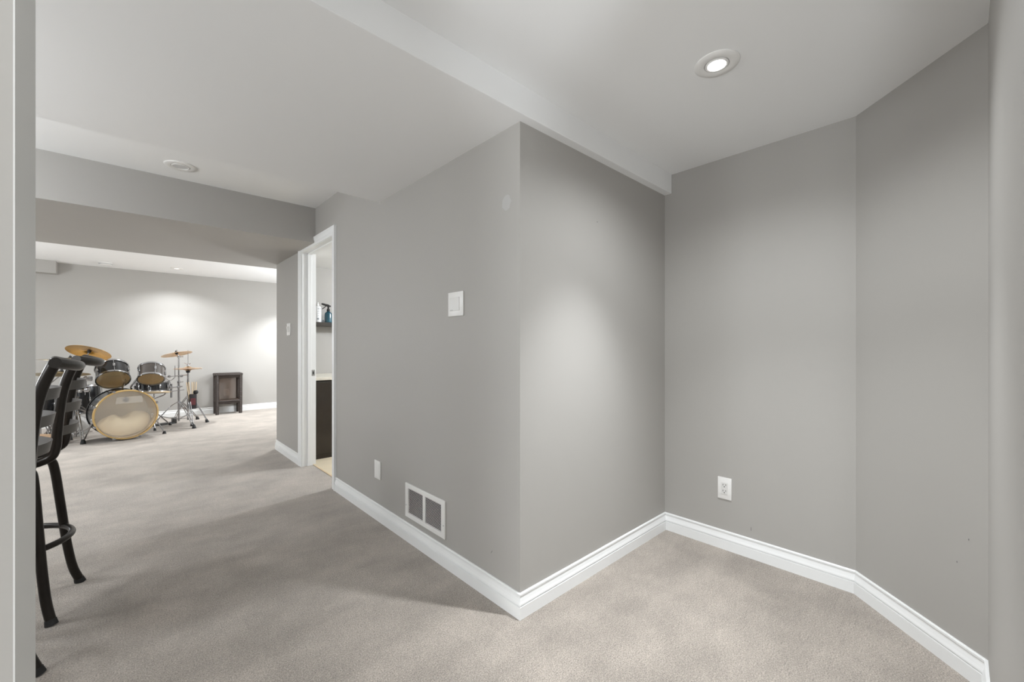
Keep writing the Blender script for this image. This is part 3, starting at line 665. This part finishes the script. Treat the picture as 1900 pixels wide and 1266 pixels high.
# hi-hat
hh = thing('hi_hat', 'hi-hat with two cymbals, bag of sticks and pedal, rightmost of the kit', 'hi-hat', (.640, 7.78, 0))
for z, sg in ((.817, 1), (.803, -1)):
    bm = B(); R = .172; bl = .05
    pr = [(.004, .026), (bl * .6, .024), (bl, .008), (R * .6, .004), (R, 0), (R, -.0012), (R * .6, .0028), (bl, .0066), (bl * .6, .0225), (.004, .0245)]
    lathe(bm, [(a, z + sg * b) for a, b in pr], 56, None, closed=True); obj('hat_cymbal', bm, COPPER, hh, True)
bm = B(); tube(bm, [(0, 0, .05), (0, 0, .775)], .012, 12); obj('column', bm, CHROME, hh, True)
bm = B(); tube(bm, [(0, 0, .7), (0, 0, 1.085)], .0035, 8); obj('pull_rod', bm, CHROME, hh, True)
bm = B(); lathe(bm, [(0, .745), (.022, .750), (.028, .785), (.010, .797), (0, .797)], 18); obj('cup', bm, RUBBER, hh, True)
bm = B(); lathe(bm, [(0, .845), (.014, .845), (.016, .86), (.008, .88), (0, .882)], 14); tube(bm, [(-.005, 0, .872), (-.045, 0, .895)], .005, 8); tube(bm, [(.005, 0, .872), (.03, 0, .885)], .005, 8); obj('clutch', bm, CHROME, hh, True)
for k, (fx, fy) in enumerate(((.855, 7.666), (.66, 7.45), (.50, 8.05))):
    fx -= .640; fy -= 7.78; L_ = math.hypot(fx, fy); U = Vector((fx / L_, fy / L_, 0)); V = Vector((-U.y, U.x, 0)); bm = B()
    for q in (-.011, .011):
        tube(bm, smoothpath([V * q + U * .012 + Vector((0, 0, .40)), V * q + U * L_ * .4 + Vector((0, 0, .30)), V * q + U * L_ * .8 + Vector((0, 0, .13)), V * q + U * L_ + Vector((0, 0, .03))], 4), .0055, 8)
        tube(bm, [V * q + U * .012 + Vector((0, 0, .20)), V * q + U * L_ * .55 + Vector((0, 0, .235))], .0045, 8)
    lg = obj('leg', bm, CHROME, hh, True); bm = B(); tube(bm, [U * (L_ - .01) + Vector((0, 0, .05)), U * (L_ + .005)], [.014, .026], 12); obj('rubber_foot', bm, RUBBER, lg, True)
bm = B(); l = bmesh.new(); box(l, (-.045, -.30, 0), (.045, .0, .012), .003); box(l, (-.036, -.28, .02), (.036, -.01, .030), .003); box(l, (-.03, -.02, .0), (.03, .03, .09), .004)
merge(bm, l, Matrix.Translation((-.16, .10, .0)) @ Matrix.Rotation(-1.25, 4, 'Z')); obj('pedal', bm, mat('dark_steel', (.10, .10, .10), .3, .8, noise=(20, .2)), hh, True)
# drumstick bag hanging on the hi-hat column
sbag = thing('stick_bag', 'dark bag with reddish patch hanging on the hi-hat column', 'bag', (.690, 7.705, .215))
bm = B(); l = bmesh.new(); box(l, (-.045, -.028, 0), (.045, .028, .22), .014); merge(bm, l); obj('pouch', bm, mat('black_nylon', (.03, .026, .028), .7, noise=(20, .3)), sbag, True)
bm = B(); box(bm, (-.03, -.031, .06), (.03, -.027, .16), .001); obj('patch', bm, mat('red_patch', (.13, .03, .035), .6, noise=(20, .3)), sbag)
bm = B(); bmesh.ops.create_icosphere(bm, subdivisions=2, radius=.032); bm.transform(Matrix.Translation((.035, 0, .245))); obj('knob', bm, RUBBER, sbag, True)
dsk = []
for i, (x, tx) in enumerate(((-.028, -.045), (-.018, -.030), (-.004, -.006), (.010, .004), (.022, .018))):
    bm = B(); tube(bm, [(0, 0, 0), (tx * .6, 0, .20), (tx, .0, .345), (tx * 1.04, 0, .36)], [.0055, .0065, .0065, .0045], 10)
    o = obj('drumstick', bm, MAPLE, None, True); o.location = (.690 + x, 7.705 + (i % 2) * .014 - .007, .255); dsk.append(o)
    tag(o, ['outermost left wooden drumstick leaning at the hi-hat column', 'wooden drumstick just inside the outermost left one by the hi-hat', 'wooden drumstick upright right before the hi-hat column', 'wooden drumstick close right of the hi-hat column', 'outermost right wooden drumstick at the hi-hat column'][i], 'drumstick', 'drumsticks by the hi-hat')

# pale round head leaning on the floor tom
lh = thing('loose_drum_head', 'pale round drum head leaning on the floor tom, behind the chrome stand', 'drum head', (-.50, 7.46, .003))
LM = Matrix.Rotation(.10, 4, 'Z') @ Matrix.Translation((0, 0, .142)) @ Matrix.Rotation(math.radians(72), 4, 'X')
bm = B(); lathe(bm, [(0, .003), (.13, .003), (.135, .002), (.135, -.002), (.13, -.001), (0, -.001)], 48, LM); obj('film', bm, mat('pale_film', (.62, .61, .59), .4, noise=(6, .03)), lh, True)
bm = B(); tube(bm, ringpath(.137, 0, 48), .005, 8, closed=True); bm.transform(LM); obj('rim', bm, STEEL, lh, True)

# ------------------------------------------------------------------ small wall scuffs
def scuff(name, label, c, u, v_, wid, hgt, m):
    c, u, v_ = Vector(c), Vector(u), Vector(v_); bm = B(); n = 14
    bm.faces.new([bm.verts.new(c + u * math.cos(2 * PI * k / n) * wid * (1 + .15 * math.sin(3 * k)) + v_ * math.sin(2 * PI * k / n) * hgt) for k in range(n)])
    o = obj(name, bm, m); tag(o, label, 'mark'); return o
GM = mat('scuff_grey', (.17, .165, .16), .7, noise=(60, .2))
PT = mat('patch_paint', (.445, .44, .425), .6, noise=(10, .02))
scuff('paint_spot', 'faint lighter round touch-up spot high on the hall wall by the corner', (XA - .0006, 1.328, 1.755), (0, 1, 0), (0, 0, 1), .028, .034, PT)
scuff('wall_scuff', 'short dark slanted scuff on the hall wall near the corner', (XA - .0006, 1.428, .208), (0, -.6, .8), (0, .8, .6), .010, .0014, GM)
def on_angled(x, z): return (x - .0006, x - 2.1284 + .0006, z)
scuff('wall_scuff', 'tiny dark nick low on the angled alcove wall, nearer the right edge', on_angled(2.1046, .472), (0, 0, 1), (.7, .7, 0), .0035, .0016, GM)
scuff('wall_scuff', 'tiny dark nick low on the angled alcove wall, the lower one', on_angled(2.1322, .376), (0, 0, 1), (.7, .7, 0), .003, .0018, GM)
scuff('wall_scuff', 'short upright dark scuff just above the alcove baseboard, right of the outlet', (XC - .0006, .757, .153), (0, 0, 1), (0, 1, 0), .011, .0013, GM)
scuff('wall_scuff', 'faint small speck high on the bright wall left of the alcove corner', (1.739, YB - .0006, 1.764), (0, 0, 1), (1, 0, 0), .003, .003, GM)
